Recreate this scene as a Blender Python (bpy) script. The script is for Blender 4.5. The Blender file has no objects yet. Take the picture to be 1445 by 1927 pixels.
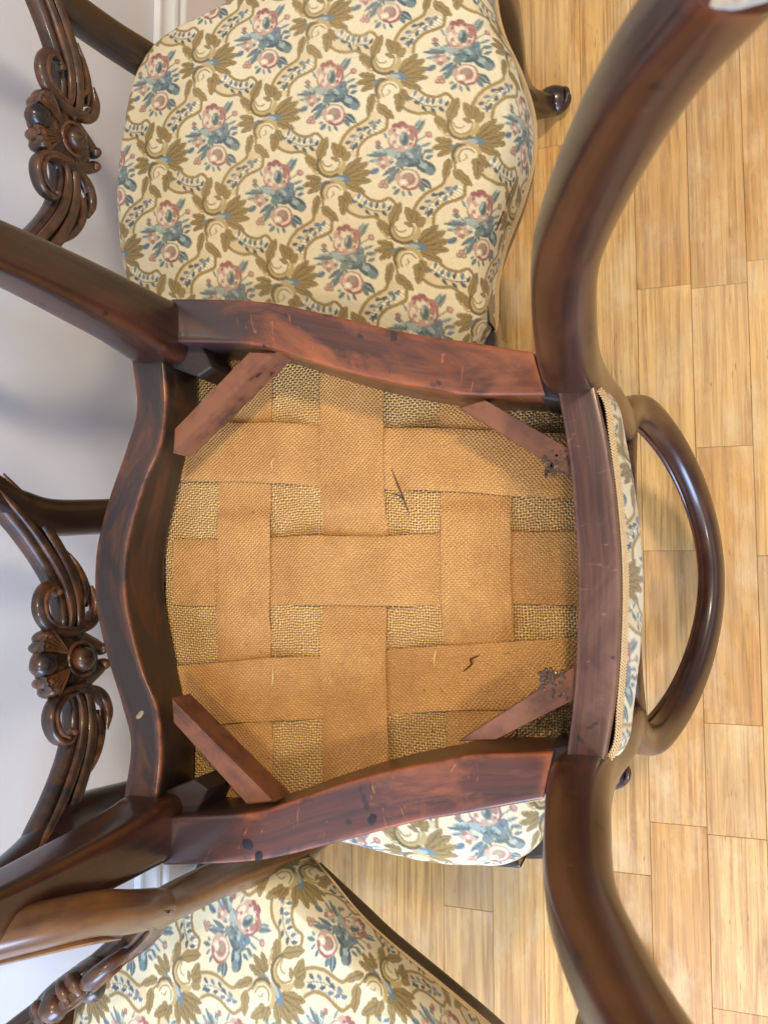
import bpy, bmesh, math, random
import numpy as np
from mathutils import Matrix, Vector
random.seed(7); rng = np.random.default_rng(7)
scene = bpy.context.scene
COL = scene.collection
PI = math.pi

# ------------------------------------------------------------------ camera
TILT, SIDE = math.radians(19.34), math.radians(4.47)
cam_d = bpy.data.cameras.new('camera'); cam = bpy.data.objects.new('camera', cam_d); COL.objects.link(cam)
ct, st = math.cos(TILT), math.sin(TILT)
Lx = Vector((0, ct, st)); F0 = Vector((0, st, -ct)); X0 = Vector((1, 0, 0))
Fv = F0*math.cos(SIDE) + X0*math.sin(SIDE); Xv = X0*math.cos(SIDE) - F0*math.sin(SIDE)
mw = Matrix.Identity(4)
for i in range(3):
    mw[i][0] = -Lx[i]; mw[i][1] = Xv[i]; mw[i][2] = -Fv[i]
mw[2][3] = 1.17
cam.matrix_world = mw
cam_d.sensor_fit = 'VERTICAL'; cam_d.sensor_height = 36; cam_d.sensor_width = 27
cam_d.lens = 36*1550/1927; cam_d.clip_start = .02; cam_d.clip_end = 60
cam_d.dof.use_dof = True; cam_d.dof.focus_distance = .76; cam_d.dof.aperture_fstop = 13
scene.camera = cam

# ------------------------------------------------------------------ world, lamps, exposure
w = bpy.data.worlds.new('World'); scene.world = w; w.use_nodes = True
bg = w.node_tree.nodes['Background']; bg.inputs[0].default_value = (.80, .84, .94, 1); bg.inputs[1].default_value = .46
def area(name, loc, target, size, power, color, size_y=None):
    d = bpy.data.lights.new(name, 'AREA'); d.energy = power; d.color = color
    d.shape = 'RECTANGLE'; d.size = size; d.size_y = size_y or size
    o = bpy.data.objects.new(name, d); COL.objects.link(o); o.location = loc
    o.rotation_euler = (Vector(target)-Vector(loc)).to_track_quat('-Z', 'Y').to_euler()
    return o
area('ceiling_lamp_warm', (.85, -.50, 2.75), (0, .1, .3), .20, 40, (1, .84, .60))
area('ceiling_lamp_soft', (-.90, -.50, 2.75), (0, .1, .3), .24, 24, (1, .88, .70))
area('window_light', (-2.1, -.35, 1.6), (-.2, .7, .5), 1.2, 150, (.50, .68, 1), 1.4)
area('back_window_light', (.3, -3.0, 1.9), (0, .3, .5), 2.6, 14, (.80, .88, 1), 1.8)
scene.view_settings.view_transform = 'Standard'; scene.view_settings.look = 'None'
scene.view_settings.exposure = -.12; scene.view_settings.gamma = 1
scene.render.engine = 'CYCLES'

# ------------------------------------------------------------------ helpers
def srgb(r, g, b):
    f = lambda c: (c/255/12.92) if c/255 <= .04045 else ((c/255+.055)/1.055)**2.4
    return (f(r), f(g), f(b), 1)

class NT:
    def __init__(s, name):
        s.m = bpy.data.materials.new(name); s.m.use_nodes = True; s.t = s.m.node_tree; s.n = s.t.nodes
        s.b = s.n['Principled BSDF']
    def new(s, kind, **kw):
        o = s.n.new(kind)
        for k, v in kw.items(): setattr(o, k, v)
        return o
    def link(s, a, b): s.t.links.new(a, b)
    def put(s, sock, v):
        if hasattr(v, 'is_linked') or isinstance(v, bpy.types.NodeSocket): s.link(v, sock)
        else: sock.default_value = v
    def mapping(s, vec, scale, loc=(0, 0, 0)):
        o = s.new('ShaderNodeMapping'); s.link(vec, o.inputs[0]); o.inputs['Scale'].default_value = scale
        s.put(o.inputs['Location'], loc); return o.outputs[0]
    def noise(s, vec, scale=1, detail=4, rough=.55, dist=0):
        o = s.new('ShaderNodeTexNoise'); s.link(vec, o.inputs['Vector']); o.inputs['Scale'].default_value = scale
        o.inputs['Detail'].default_value = detail; o.inputs['Roughness'].default_value = rough
        o.inputs['Distortion'].default_value = dist; return o.outputs[0]
    def ramp(s, v, stops):
        o = s.new('ShaderNodeValToRGB'); s.link(v, o.inputs[0]); e = o.color_ramp.elements
        while len(e) < len(stops): e.new(.5)
        for i, (p, c) in enumerate(stops):
            e[i].position = p; e[i].color = c if hasattr(c, '__len__') else (c, c, c, 1)
        return o.outputs[0]
    def math(s, op, a, b=0):
        o = s.new('ShaderNodeMath', operation=op); s.put(o.inputs[0], a); s.put(o.inputs[1], b); return o.outputs[0]
    def mix(s, f, a, b, mode='MIX'):
        o = s.new('ShaderNodeMix', data_type='RGBA', blend_type=mode); s.put(o.inputs[0], f)
        s.put(o.inputs[6], a); s.put(o.inputs[7], b); return o.outputs[2]
    def bump(s, h, strength=.3, dist=.001):
        o = s.new('ShaderNodeBump'); s.link(h, o.inputs['Height']); o.inputs['Strength'].default_value = strength
        o.inputs['Distance'].default_value = dist; s.link(o.outputs[0], s.b.inputs['Normal']); return o
    def attr(s, name):
        o = s.new('ShaderNodeAttribute'); o.attribute_name = name; return o
    def vadd(s, a, b):
        o = s.new('ShaderNodeVectorMath', operation='ADD'); s.put(o.inputs[0], a); s.put(o.inputs[1], b); return o.outputs[0]

def wood(name, dark, mid, wear, wear_amt=.5, rough=.32, coat=.35, edge=1.0, streak=1.0, scratch=0):
    M = NT(name); g = M.attr('guv').outputs['Vector']
    oi = M.new('ShaderNodeObjectInfo'); cx = M.new('ShaderNodeCombineXYZ')
    for k in range(3): M.link(M.math('MULTIPLY', oi.outputs['Random'], 3.1+k), cx.inputs[k])
    v = M.vadd(g, cx.outputs[0])
    fine = M.noise(M.mapping(v, (14, 420, 420)), 1, 5, .6)
    broad = M.noise(M.mapping(v, (5, 60, 60)), 1, 5, .6, .4)
    blot = M.noise(M.mapping(v, (9, 22, 22)), 1, 6, .65, .6)
    col = M.ramp(broad, [(.30, dark), (.68, mid)])
    col = M.mix(M.ramp(fine, [(.40, .0), (.62, .55*streak)]), col, (mid[0]*1.35, mid[1]*1.35, mid[2]*1.3, 1))
    wm = M.ramp(blot, [(.50, 0.), (.70, wear_amt)])
    col = M.mix(wm, col, wear)
    geo = M.new('ShaderNodeNewGeometry')
    pe = M.ramp(geo.outputs['Pointiness'], [(.506, 0.), (.56, 1.)])
    pn = M.ramp(M.noise(M.mapping(v, (30, 30, 30)), 1, 4, .7), [(.38, 0.), (.58, 1.)])
    col = M.mix(M.math('MULTIPLY', M.math('MULTIPLY', pe, pn), edge), col, (wear[0]*1.2, wear[1]*1.15, wear[2]*1.05, 1))
    # old dark stain in hollows, grime
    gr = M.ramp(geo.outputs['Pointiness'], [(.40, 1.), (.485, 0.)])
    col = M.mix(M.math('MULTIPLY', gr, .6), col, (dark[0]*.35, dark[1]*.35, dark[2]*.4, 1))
    if scratch >= .6:    # remains of dark varnish towards the front end of the side rails
        sx = M.new('ShaderNodeSeparateXYZ'); M.link(g, sx.inputs[0])
        dv = M.math('SUBTRACT', M.math('ADD', sx.outputs[0], M.math('MULTIPLY', M.noise(M.mapping(v, (40, 60, 60)), 1, 4, .7), .10)), .05)
        col = M.mix(M.ramp(dv, [(.035, .80), (.085, 0.)]), col, srgb(44, 34, 33))
    if scratch:
        sc = M.noise(M.mapping(v, (160, 30, 60)), 1, 3, .7, 1.2)
        col = M.mix(M.ramp(sc, [(.66, 0.), (.70, scratch)]), col, (wear[0]*1.5, wear[1]*1.6, wear[2]*1.7, 1))
        sp = M.noise(M.mapping(v, (60, 60, 60)), 1, 2, .5)
        col = M.mix(M.ramp(sp, [(.27, .8), (.31, 0.)]), col, (dark[0]*.25, dark[1]*.25, dark[2]*.3, 1))
    M.link(col, M.b.inputs['Base Color'])
    rr = M.math('ADD', M.math('MULTIPLY', blot, .30), rough-.12)
    rr = M.math('ADD', rr, M.math('MULTIPLY', fine, .12))
    M.link(rr, M.b.inputs['Roughness'])
    M.b.inputs['Coat Weight'].default_value = coat; M.b.inputs['Coat Roughness'].default_value = .14
    h = M.math('ADD', M.math('MULTIPLY', fine, .6), M.math('MULTIPLY', broad, .5))
    M.bump(h, .25, .0006)
    return M.m

MAHOG = wood('polished_mahogany', srgb(12, 7, 5), srgb(34, 16, 11), srgb(72, 36, 18), .4, .24, .45, .6, .8)
LEGW = wood('leg_mahogany', srgb(14, 7, 4), srgb(50, 22, 12), srgb(98, 48, 23), .5, .26, .4, .5, 1.2, .18)
BACKW = wood('golden_worn_mahogany', srgb(52, 28, 13), srgb(92, 56, 27), srgb(130, 88, 44), .5, .28, .4, .6, .8)
CARVE = wood('carved_dark_mahogany', srgb(11, 7, 5), srgb(29, 16, 10), srgb(104, 62, 30), .3, .34, .3, .8, .6)
SIDEW = wood('red_worn_rail_wood', srgb(28, 12, 7), srgb(74, 31, 16), srgb(146, 76, 36), .8, .34, .3, 1.1, .9, .6)
RAWW = wood('unpolished_brown_rail_wood', srgb(44, 23, 18), srgb(78, 44, 34), srgb(124, 84, 64), .55, .30, .3, .8, 1.2, .35)
FRW = wood('dark_front_rail_wood', srgb(19, 12, 10), srgb(40, 23, 17), srgb(118, 62, 28), .5, .38, .15, 1.2, .7)
BRACEW = wood('red_brown_brace_wood', srgb(52, 26, 17), srgb(88, 48, 32), srgb(116, 70, 44), .5, .5, .05, .8, 1.2, .25)
BLOCKW = wood('dark_block_wood', srgb(30, 20, 17), srgb(46, 30, 24), srgb(58, 38, 28), .3, .6, 0, 0, .5)

def mat_plain(name, col, rough=.6, metal=0, bump=0, bs=200):
    M = NT(name); tc = M.new('ShaderNodeTexCoord'); n = M.noise(tc.outputs['Object'], bs, 4)
    M.link(M.mix(M.ramp(n, [(.3, .0), (.7, 1.)]), (col[0]*.75, col[1]*.75, col[2]*.75, 1), (min(1, col[0]*1.15), min(1, col[1]*1.15), min(1, col[2]*1.15), 1)), M.b.inputs['Base Color'])
    M.b.inputs['Roughness'].default_value = rough; M.b.inputs['Metallic'].default_value = metal
    if bump: M.bump(n, bump, .001)
    return M.m
GIMP = mat_plain('gold_braid', srgb(204, 172, 124), .7, 0, .4, 900)
GIMPD = mat_plain('gold_braid_dark_cord', srgb(150, 120, 74), .75, 0, .4, 900)  # darker tone of the braid colour
HAIR = mat_plain('dark_horsehair', srgb(46, 40, 34), .5)
GLUE = mat_plain('old_brown_glue', srgb(84, 56, 38), .16, 0, .5, 300)
STRAW = mat_plain('straw', srgb(214, 180, 118), .6)
TEAR = mat_plain('dark_red_fibre', srgb(84, 40, 26), .8)
PADM = mat_plain('worn_felt_glide', srgb(150, 140, 126), .8, 0, .4, 400)
STAINM = mat_plain('black_ink_spot', srgb(20, 18, 22), .4)

def fabric_mat():
    M = NT('woven_floral_tapestry'); c = M.attr('pat').outputs['Color']; g = M.attr('guv').outputs['Vector']
    th = M.noise(M.mapping(g, (250, 1500, 1)), 1, 2, .6)
    th2 = M.noise(M.mapping(g, (1400, 300, 1)), 1, 2, .6)
    k = M.math('ADD', M.math('MULTIPLY', th, .30), M.math('ADD', M.math('MULTIPLY', th2, .18), .77))
    cb = M.new('ShaderNodeCombineColor')
    for i in range(3): M.link(k, cb.inputs[i])
    c2 = M.mix(1.0, c, cb.outputs[0], 'MULTIPLY')
    soil = M.noise(M.mapping(g, (9, 9, 1)), 1, 4, .6)
    c2 = M.mix(M.ramp(soil, [(.45, 0.), (.75, .22)]), c2, srgb(186, 158, 110))
    M.link(c2, M.b.inputs['Base Color']); M.b.inputs['Roughness'].default_value = .82
    M.b.inputs['Sheen Weight'].default_value = .08
    lum = M.new('ShaderNodeRGBToBW'); M.link(c, lum.inputs[0])
    h = M.math('ADD', M.math('ADD', th, th2), M.math('MULTIPLY', lum.outputs[0], -1.6))
    M.bump(h, .45, .0008)
    return M.m
FAB = fabric_mat()

def jute(name, pitch, holes, c0, c1, hole):
    M = NT(name); g = M.attr('guv').outputs['Vector']
    wob = M.new('ShaderNodeTexNoise'); M.link(g, wob.inputs['Vector']); wob.inputs['Scale'].default_value = 90; wob.inputs['Detail'].default_value = 4
    sub = M.new('ShaderNodeVectorMath', operation='SUBTRACT'); M.link(wob.outputs['Color'], sub.inputs[0]); sub.inputs[1].default_value = (.5,)*3
    sc = M.new('ShaderNodeVectorMath', operation='SCALE'); M.link(sub.outputs[0], sc.inputs[0]); sc.inputs['Scale'].default_value = pitch*2.2
    v = M.vadd(g, sc.outputs[0])
    sep = M.new('ShaderNodeSeparateXYZ'); M.link(v, sep.inputs[0])
    def wv(k, ph=0): return M.math('SINE', M.math('ADD', M.math('MULTIPLY', sep.outputs[k], PI/pitch), ph))
    a = M.math('ABSOLUTE', wv(0)); b = M.math('ABSOLUTE', wv(1))
    over = M.math('MULTIPLY', wv(0, PI/2), wv(1, PI/2))
    big = M.noise(M.mapping(g, (16, 16, 16)), 1, 5, .65)
    sm = M.noise(M.mapping(g, (700, 700, 700)), 1, 3, .6)
    col = M.ramp(M.math('ADD', M.math('MULTIPLY', big, .55), M.math('MULTIPLY', sm, .45)), [(.34, c0), (.66, c1)])
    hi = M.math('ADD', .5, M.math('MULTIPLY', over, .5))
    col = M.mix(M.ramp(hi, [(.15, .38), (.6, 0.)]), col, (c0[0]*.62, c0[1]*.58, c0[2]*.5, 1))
    hole_f = M.math('MAXIMUM', M.math('SUBTRACT', 1, a), M.math('SUBTRACT', 1, b))
    # thread gap where both |sin| are high (midway between threads)
    gap = M.math('MULTIPLY', a, b)
    hm = M.ramp(gap, [(holes, 0.), (min(.99, holes+.16), 1.)])
    col = M.mix(hm, col, hole)
    fib = M.noise(M.mapping(g, (90, 900, 90)), 1, 4, .7)
    col = M.mix(M.ramp(fib, [(.30, .45), (.48, 0.)]), col, (c0[0]*.7, c0[1]*.66, c0[2]*.6, 1))
    col = M.mix(M.ramp(fib, [(.58, 0.), (.72, .35)]), col, (min(1, c1[0]*1.15), min(1, c1[1]*1.15), min(1, c1[2]*1.2), 1))
    spk = M.noise(M.mapping(g, (150, 150, 150)), 1, 2, .5)
    col = M.mix(M.ramp(spk, [(.70, 0.), (.76, .7)]), col, srgb(120, 74, 40))
    M.link(col, M.b.inputs['Base Color']); M.b.inputs['Roughness'].default_value = .78
    h = M.math('ADD', M.math('SUBTRACT', over, M.math('MULTIPLY', hm, 2.0)), M.math('MULTIPLY', sm, .5))
    M.bump(h, .8, pitch*.35)
    return M.m
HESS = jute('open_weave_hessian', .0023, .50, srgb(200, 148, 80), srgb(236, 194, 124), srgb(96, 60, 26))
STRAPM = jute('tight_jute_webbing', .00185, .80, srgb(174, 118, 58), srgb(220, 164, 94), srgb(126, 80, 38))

def floor_mat():
    M = NT('oiled_oak_boards'); tc = M.new('ShaderNodeTexCoord')
    oi = M.new('ShaderNodeObjectInfo'); cx = M.new('ShaderNodeCombineXYZ')
    for k in range(3): M.link(M.math('MULTIPLY', oi.outputs['Random'], 7.3+5.1*k), cx.inputs[k])
    v = M.vadd(tc.outputs['Object'], cx.outputs[0])
    warp = M.noise(M.mapping(v, (2.2, 9, 9)), 1, 3, .6, .8)
    g1 = M.noise(M.mapping(v, (3.6, 120, 120)), 1, 8, .72, .9)
    g2 = M.noise(M.mapping(v, (14, 520, 520)), 1, 4, .7)
    ring = M.new('ShaderNodeTexWave', wave_type='BANDS', bands_direction='Y'); M.link(M.mapping(v, (.9, 6.5, 6.5)), ring.inputs[0])
    ring.inputs['Scale'].default_value = 1.6; ring.inputs['Distortion'].default_value = 16; ring.inputs['Detail'].default_value = 4; ring.inputs['Detail Scale'].default_value = 1.2; ring.inputs['Detail Roughness'].default_value = .62
    tone = M.ramp(oi.outputs['Random'], [(0., srgb(196, 142, 74)), (.3, srgb(216, 164, 90)), (.6, srgb(186, 142, 86)), (1., srgb(222, 172, 98))])
    col = M.mix(M.ramp(g1, [(.38, .8), (.56, 0.)]), tone, srgb(146, 94, 42))
    col = M.mix(M.ramp(ring.outputs[0], [(.62, 0.), (.97, .26)]), col, srgb(158, 108, 56))
    col = M.mix(M.ramp(g2, [(.28, .55), (.46, 0.)]), col, srgb(160, 114, 66))
    # knots
    vor = M.new('ShaderNodeTexVoronoi', feature='F1'); M.link(M.mapping(v, (3.4, 10, 10)), vor.inputs['Vector']); vor.inputs['Scale'].default_value = 1
    kn = M.ramp(vor.outputs['Distance'], [(.030, 1.), (.07, .6), (.12, 0.)])
    col = M.mix(kn, col, srgb(104, 66, 36))
    # flecks and dents
    fl = M.noise(M.mapping(v, (38, 330, 100)), 1, 3, .6)
    col = M.mix(M.ramp(fl, [(.675, 0.), (.72, .75)]), col, srgb(108, 74, 42))
    pale = M.noise(M.mapping(v, (7, 14, 14)), 1, 5, .7)
    col = M.mix(M.ramp(pale, [(.5, 0.), (.72, .4)]), col, srgb(226, 200, 156))
    # age wear: grey scuffing across the boards, in world-fixed pattern
    geo = M.new('ShaderNodeNewGeometry')
    wr = M.noise(M.mapping(geo.outputs['Position'], (2.6, 3.2, 1), (3.4, .7, 0)), 1, 4, .6, .6)
    col = M.mix(M.ramp(wr, [(.48, 0.), (.66, .40)]), col, srgb(176, 154, 120))
    M.link(col, M.b.inputs['Base Color'])
    M.link(M.math('ADD', .30, M.math('MULTIPLY', pale, .28)), M.b.inputs['Roughness'])
    M.b.inputs['Specular IOR Level'].default_value = .4
    h = M.math('ADD', M.math('ADD', M.math('MULTIPLY', g1, .6), M.math('MULTIPLY', g2, .5)), M.math('MULTIPLY', M.ramp(fl, [(.715, 0.), (.75, 1.)]), -1.))
    M.bump(h, .35, .001)
    return M.m
FLOORM = floor_mat()

def wall_mat(name, c):
    M = NT(name); tc = M.new('ShaderNodeTexCoord'); n = M.noise(tc.outputs['Object'], 260, 4, .6); b = M.noise(tc.outputs['Object'], 5, 4, .6)
    M.link(M.mix(M.ramp(b, [(.35, 0.), (.7, 1.)]), (c[0]*.94, c[1]*.94, c[2]*.94, 1), c), M.b.inputs['Base Color'])
    M.b.inputs['Roughness'].default_value = .5; M.bump(n, .12, .001)
    return M.m
WALLM = wall_mat('white_wall_paint', srgb(230, 230, 232)); SKIRTM = wall_mat('white_gloss_paint', srgb(234, 232, 228))

def finish(name, verts, faces, guv, mat, parent=None, smooth=40, pat=None):
    me = bpy.data.meshes.new(name)
    if isinstance(verts, np.ndarray) and isinstance(faces, np.ndarray):
        nv, nf, k = len(verts), len(faces), faces.shape[1]
        me.vertices.add(nv); me.vertices.foreach_set('co', verts.astype(np.float32).ravel())
        me.loops.add(nf*k); me.loops.foreach_set('vertex_index', faces.astype(np.int32).ravel())
        me.polygons.add(nf); me.polygons.foreach_set('loop_start', np.arange(0, nf*k, k, dtype=np.int32))
        me.update(calc_edges=True)
    else:
        me.from_pydata([tuple(v) for v in verts], [], [tuple(f) for f in faces])
    if guv is not None:
        a = me.attributes.new('guv', 'FLOAT_VECTOR', 'POINT'); a.data.foreach_set('vector', np.asarray(guv, dtype=np.float32).ravel())
    if pat is not None:
        a = me.attributes.new('pat', 'FLOAT_COLOR', 'POINT'); a.data.foreach_set('color', np.asarray(pat, dtype=np.float32).ravel())
    me.polygons.foreach_set('use_smooth', [smooth > 0]*len(me.polygons))
    if 0 < smooth < 180: me.set_sharp_from_angle(angle=math.radians(smooth))
    me.materials.append(mat); me.update()
    o = bpy.data.objects.new(name, me); COL.objects.link(o)
    if parent is not None: o.parent = parent
    return o

def cat(P, n, closed=False):
    """Catmull-Rom resample (centripetal enough for short spans)."""
    P = np.array(P, float); m = len(P)
    if closed: Q = np.vstack([P[-1], P, P[0], P[1]]); seg = m
    else: Q = np.vstack([2*P[0]-P[1], P, 2*P[-1]-P[-2]]); seg = m-1
    out = []
    ts = np.linspace(0, seg, n, endpoint=not closed)
    for t in ts:
        i = min(int(t), seg-1); u = t-i
        a, b, c, d = Q[i], Q[i+1], Q[i+2], Q[i+3]
        out.append(.5*((2*b)+(c-a)*u+(2*a-5*b+4*c-d)*u*u+(3*b-a-3*c+d)*u**3))
    return np.array(out)

class Mesh:
    def __init__(s): s.v = []; s.f = []; s.g = []
    def add(s, v, f, g):
        o = len(s.v); s.v += [tuple(p) for p in v]; s.g += [tuple(p) for p in g]
        s.f += [tuple(i+o for i in q) for q in f]
    def tube(s, path, sec, ref=(0, 1, 0), n=24, k=16, ex=2.4, closed=False, caps=True, taper=None, ridges=None, smoothn=None):
        """path: points; sec: list of (a,b) radii resampled along with the path; ref: direction of the 'b' axis."""
        Q = cat([list(p)+list(q) for p, q in zip(path, sec)], n, closed)
        P = Q[:, :3]; A = Q[:, 3]; B = Q[:, 4]
        T = np.gradient(P, axis=0) if not closed else (np.roll(P, -1, 0)-np.roll(P, 1, 0))
        T /= np.linalg.norm(T, axis=1)[:, None]+1e-9
        R = np.array(ref, float)
        V = []; G = []
        d = 0
        for i in range(n):
            if i: d += np.linalg.norm(P[i]-P[i-1])
            r = R - T[i]*np.dot(R, T[i]); r /= np.linalg.norm(r)+1e-9
            l = np.cross(T[i], r)
            for j in range(k):
                th = 2*PI*j/k; c, s_ = math.cos(th), math.sin(th)
                ca = math.copysign(abs(c)**(2/ex), c); sa = math.copysign(abs(s_)**(2/ex), s_)
                rr = 1 if ridges is None else 1+ridges(th, i/(n-1))
                V.append(P[i]+l*A[i]*ca*rr+r*B[i]*sa*rr); G.append((d, ca*A[i], sa*B[i]))
        F = []
        for i in range(n if closed else n-1):
            i2 = (i+1) % n
            for j in range(k):
                j2 = (j+1) % k; F.append((i*k+j, i*k+j2, i2*k+j2, i2*k+j))
        if caps and not closed:
            F.append(tuple(range(k-1, -1, -1))); F.append(tuple((n-1)*k+j for j in range(k)))
        s.add(V, F, G)
    def slab(s, outer, inner, z0, z1, n=60, r=.003, inner_top=None):
        """rail between an outer and an inner plan curve; z0 underside, z1 top"""
        O = cat(outer, n); I = cat(inner, n); IT = cat(inner_top, n) if inner_top is not None else I
        D = (O-I); W = np.linalg.norm(D, axis=1)[:, None]; D = D/W
        sec = []   # (side 0=outer 1=inner, offset from the face, z)
        def corner(side, zc, zs, order):
            pts = []
            for a in (0, 30, 60, 90):
                a = math.radians(a); pts.append((side, r*(1-math.sin(a)), zc+zs*r*(1-math.cos(a))))
            pts = [(side, r*2.4, zc)]+pts+[(side, 0, zc+zs*r*2.4)]
            return pts if order else pts[::-1]
        sec += [(0, .35, 'wb'), (0, .12, 'wb')]
        loop = []
        loop += corner(0, z0, 1, True)           # underside -> outer face
        loop += [(0, 0, z0+(z1-z0)*q) for q in (.25, .5, .75)]
        loop += corner(0, z1, -1, False)
        loop += [('m', .5, z1)]
        loop += corner(1, z1, -1, True)
        loop += [(1, 0, z1+(z0-z1)*q) for q in (.25, .5, .75)]
        loop += corner(1, z0, 1, False)
        loop += [('m', .75, z0), ('m', .5, z0), ('m', .25, z0)]
        V = []; G = []; d = 0
        for i in range(n):
            if i: d += np.linalg.norm(O[i]-O[i-1])
            for side, off, z in loop:
                q = (z-z0)/(z1-z0); inn = I[i]*(1-q)+IT[i]*q
                if side == 0: p = O[i]-D[i]*off
                elif side == 1: p = inn+D[i]*off
                else: p = O[i]*(1-off)+inn*off
                V.append((p[0], p[1], z)); G.append((d, float(np.dot(p-I[i], D[i])), z))
        k = len(loop); F = []
        for i in range(n-1):
            for j in range(k):
                j2 = (j+1) % k; F.append((i*k+j, i*k+j2, (i+1)*k+j2, (i+1)*k+j))
        F.append(tuple(range(k-1, -1, -1))); F.append(tuple((n-1)*k+j for j in range(k)))
        s.add(V, F, G)
    def prism(s, poly, z0, z1, r=.0015):
        n = len(poly); P = np.array(poly, float); c = P.mean(0)
        inn = c+(P-c)*(1-r/np.linalg.norm(P-c, axis=1).mean()*1.6)
        L = [(inn, z0), (P, z0+r), (P, z1-r), (inn, z1)]
        V = []; G = []
        ax = P[np.argmax([np.linalg.norm(P[i]-P[(i+1) % n]) for i in range(n)])-0]
        i = int(np.argmax([np.linalg.norm(P[i]-P[(i+1) % n]) for i in range(n)])); u = P[(i+1) % n]-P[i]; u /= np.linalg.norm(u); w_ = np.array([-u[1], u[0]])
        for q, z in L:
            for p in q: V.append((p[0], p[1], z)); G.append((p@u, p@w_, z))
        F = [tuple(range(n-1, -1, -1)), tuple(3*n+j for j in range(n))]
        for l in range(3):
            for j in range(n): j2 = (j+1) % n; F.append((l*n+j, l*n+j2, (l+1)*n+j2, (l+1)*n+j))
        s.add(V, F, G)
    def blob(s, c, rad, k=18, m=12, fn=None, rot=None):
        V = []; G = []; F = []
        for i in range(m+1):
            ph = PI*i/m
            for j in range(k):
                th = 2*PI*j/k; d = np.array([math.sin(ph)*math.cos(th), math.cos(ph), math.sin(ph)*math.sin(th)])
                q = d*np.array(rad)*(1+(fn(th, ph) if fn else 0))
                if rot is not None: q = rot@q
                V.append(np.array(c)+q); G.append(tuple(np.array(c)+q))
        for i in range(m):
            for j in range(k): j2 = (j+1) % k; F.append((i*k+j, i*k+j2, (i+1)*k+j2, (i+1)*k+j))
        s.add(V, F, G)
    def build(s, name, mat, parent=None, smooth=40):
        o = finish(name, s.v, s.f, s.g, mat, parent, smooth)
        bm = bmesh.new(); bm.from_mesh(o.data); bmesh.ops.recalc_face_normals(bm, faces=bm.faces[:]); bm.to_mesh(o.data); bm.free()
        return o

# ------------------------------------------------------------------ room
def empty(name, loc=(0, 0, 0)):
    o = bpy.data.objects.new(name, None); COL.objects.link(o); o.location = loc; o.empty_display_size = .05; return o

def box_mesh(name, sx, sy, z0, z1, mat, bev=.0005):
    hx, hy = sx/2, sy/2; v = []
    for (e, z) in ((0, z0), (0, z1-bev), (bev, z1)):
        for x, y in ((-hx+e, -hy+e), (hx-e, -hy+e), (hx-e, hy-e), (-hx+e, hy-e)): v.append((x, y, z))
    f = [(3, 2, 1, 0), (8, 9, 10, 11)]
    for l in (0, 4):
        for j in range(4): j2 = (j+1) % 4; f.append((l+j, l+j2, l+4+j2, l+4+j))
    me = bpy.data.meshes.new(name); me.from_pydata(v, [], f); me.materials.append(mat); return me

# sub-floor sheet then the boards, each its own piece
me = bpy.data.meshes.new('floor'); me.from_pydata([(-2.2, -1.6, -.012), (2.2, -1.6, -.012), (2.2, .72, -.012), (-2.2, .72, -.012)], [], [(0, 1, 2, 3)])
me.materials.append(mat_plain('dark_gap', srgb(150, 108, 64), .9)); floor = bpy.data.objects.new('floor', me); COL.objects.link(floor); floor['kind'] = 'structure'
PW = .0704; Y0 = .0390            # a seam between boards lies at Y0
known = {-1: [.397, .0346, -.3233], -2: [.3908, .1719, -.1906, -.3322, -.5473], -3: [.0266, .42, -.4], 0: [-.3924, .21], 3: [-.466, .3], 1: [-.72, .12], 2: [-.16, -.80]}
for row in range(-14, 10):
    ys = Y0+PW*(row); yc = ys+PW/2
    js = sorted(known.get(row, []))
    r2 = random.Random(row*31+5)
    if not js: js = [r2.uniform(-.3, .3)]
    x = js[-1]
    while x < 2.1: x += r2.uniform(.36, .80); js.append(x)
    x = js[0]
    while x > -2.1: x -= r2.uniform(.36, .80); js.insert(0, x)
    for a, b in zip(js[:-1], js[1:]):
        ln = b-a-.0003
        me = box_mesh('floor_plank', ln, PW-.0004, -.012, 0.0+r2.uniform(-.0004, .0002), FLOORM)
        o = bpy.data.objects.new('floor_plank', me); COL.objects.link(o); o.parent = floor; o.location = ((a+b)/2, yc, 0)
def wall():
    # wall plane with its skirting profile in front of it
    me = bpy.data.meshes.new('wall'); yw = .715
    v = [(-2.2, yw, 0), (2.2, yw, 0), (2.2, yw, 2.4), (-2.2, yw, 2.4), (-2.2, yw+.1, 0), (2.2, yw+.1, 0), (2.2, yw+.1, 2.4), (-2.2, yw+.1, 2.4)]
    me.from_pydata(v, [], [(0, 1, 2, 3), (5, 4, 7, 6), (3, 2, 6, 7), (4, 5, 1, 0), (1, 5, 6, 2), (4, 0, 3, 7)]); me.materials.append(WALLM)
    o = bpy.data.objects.new('wall', me); COL.objects.link(o); o['kind'] = 'structure'
    prof = [(0, 0), (.018, 0), (.018, .118), (.0165, .121), (.012, .124), (.012, .130), (.015, .133), (.0165, .138), (.0150, .144), (.010, .149), (.007, .155), (.0065, .162), (.008, .166), (.0075, .171), (.003, .175), (0, .176)]
    m = Mesh(); V = []; F = []
    for x in (-2.2, 2.2):
        for d, z in prof: V.append((x, yw-.0005-d, z))
    k = len(prof)
    for j in range(k-1): F.append((j, j+1, k+j+1, k+j))
    m.add(V, F, V); m.build('skirting_board', SKIRTM, o, 25)
wall()

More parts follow.
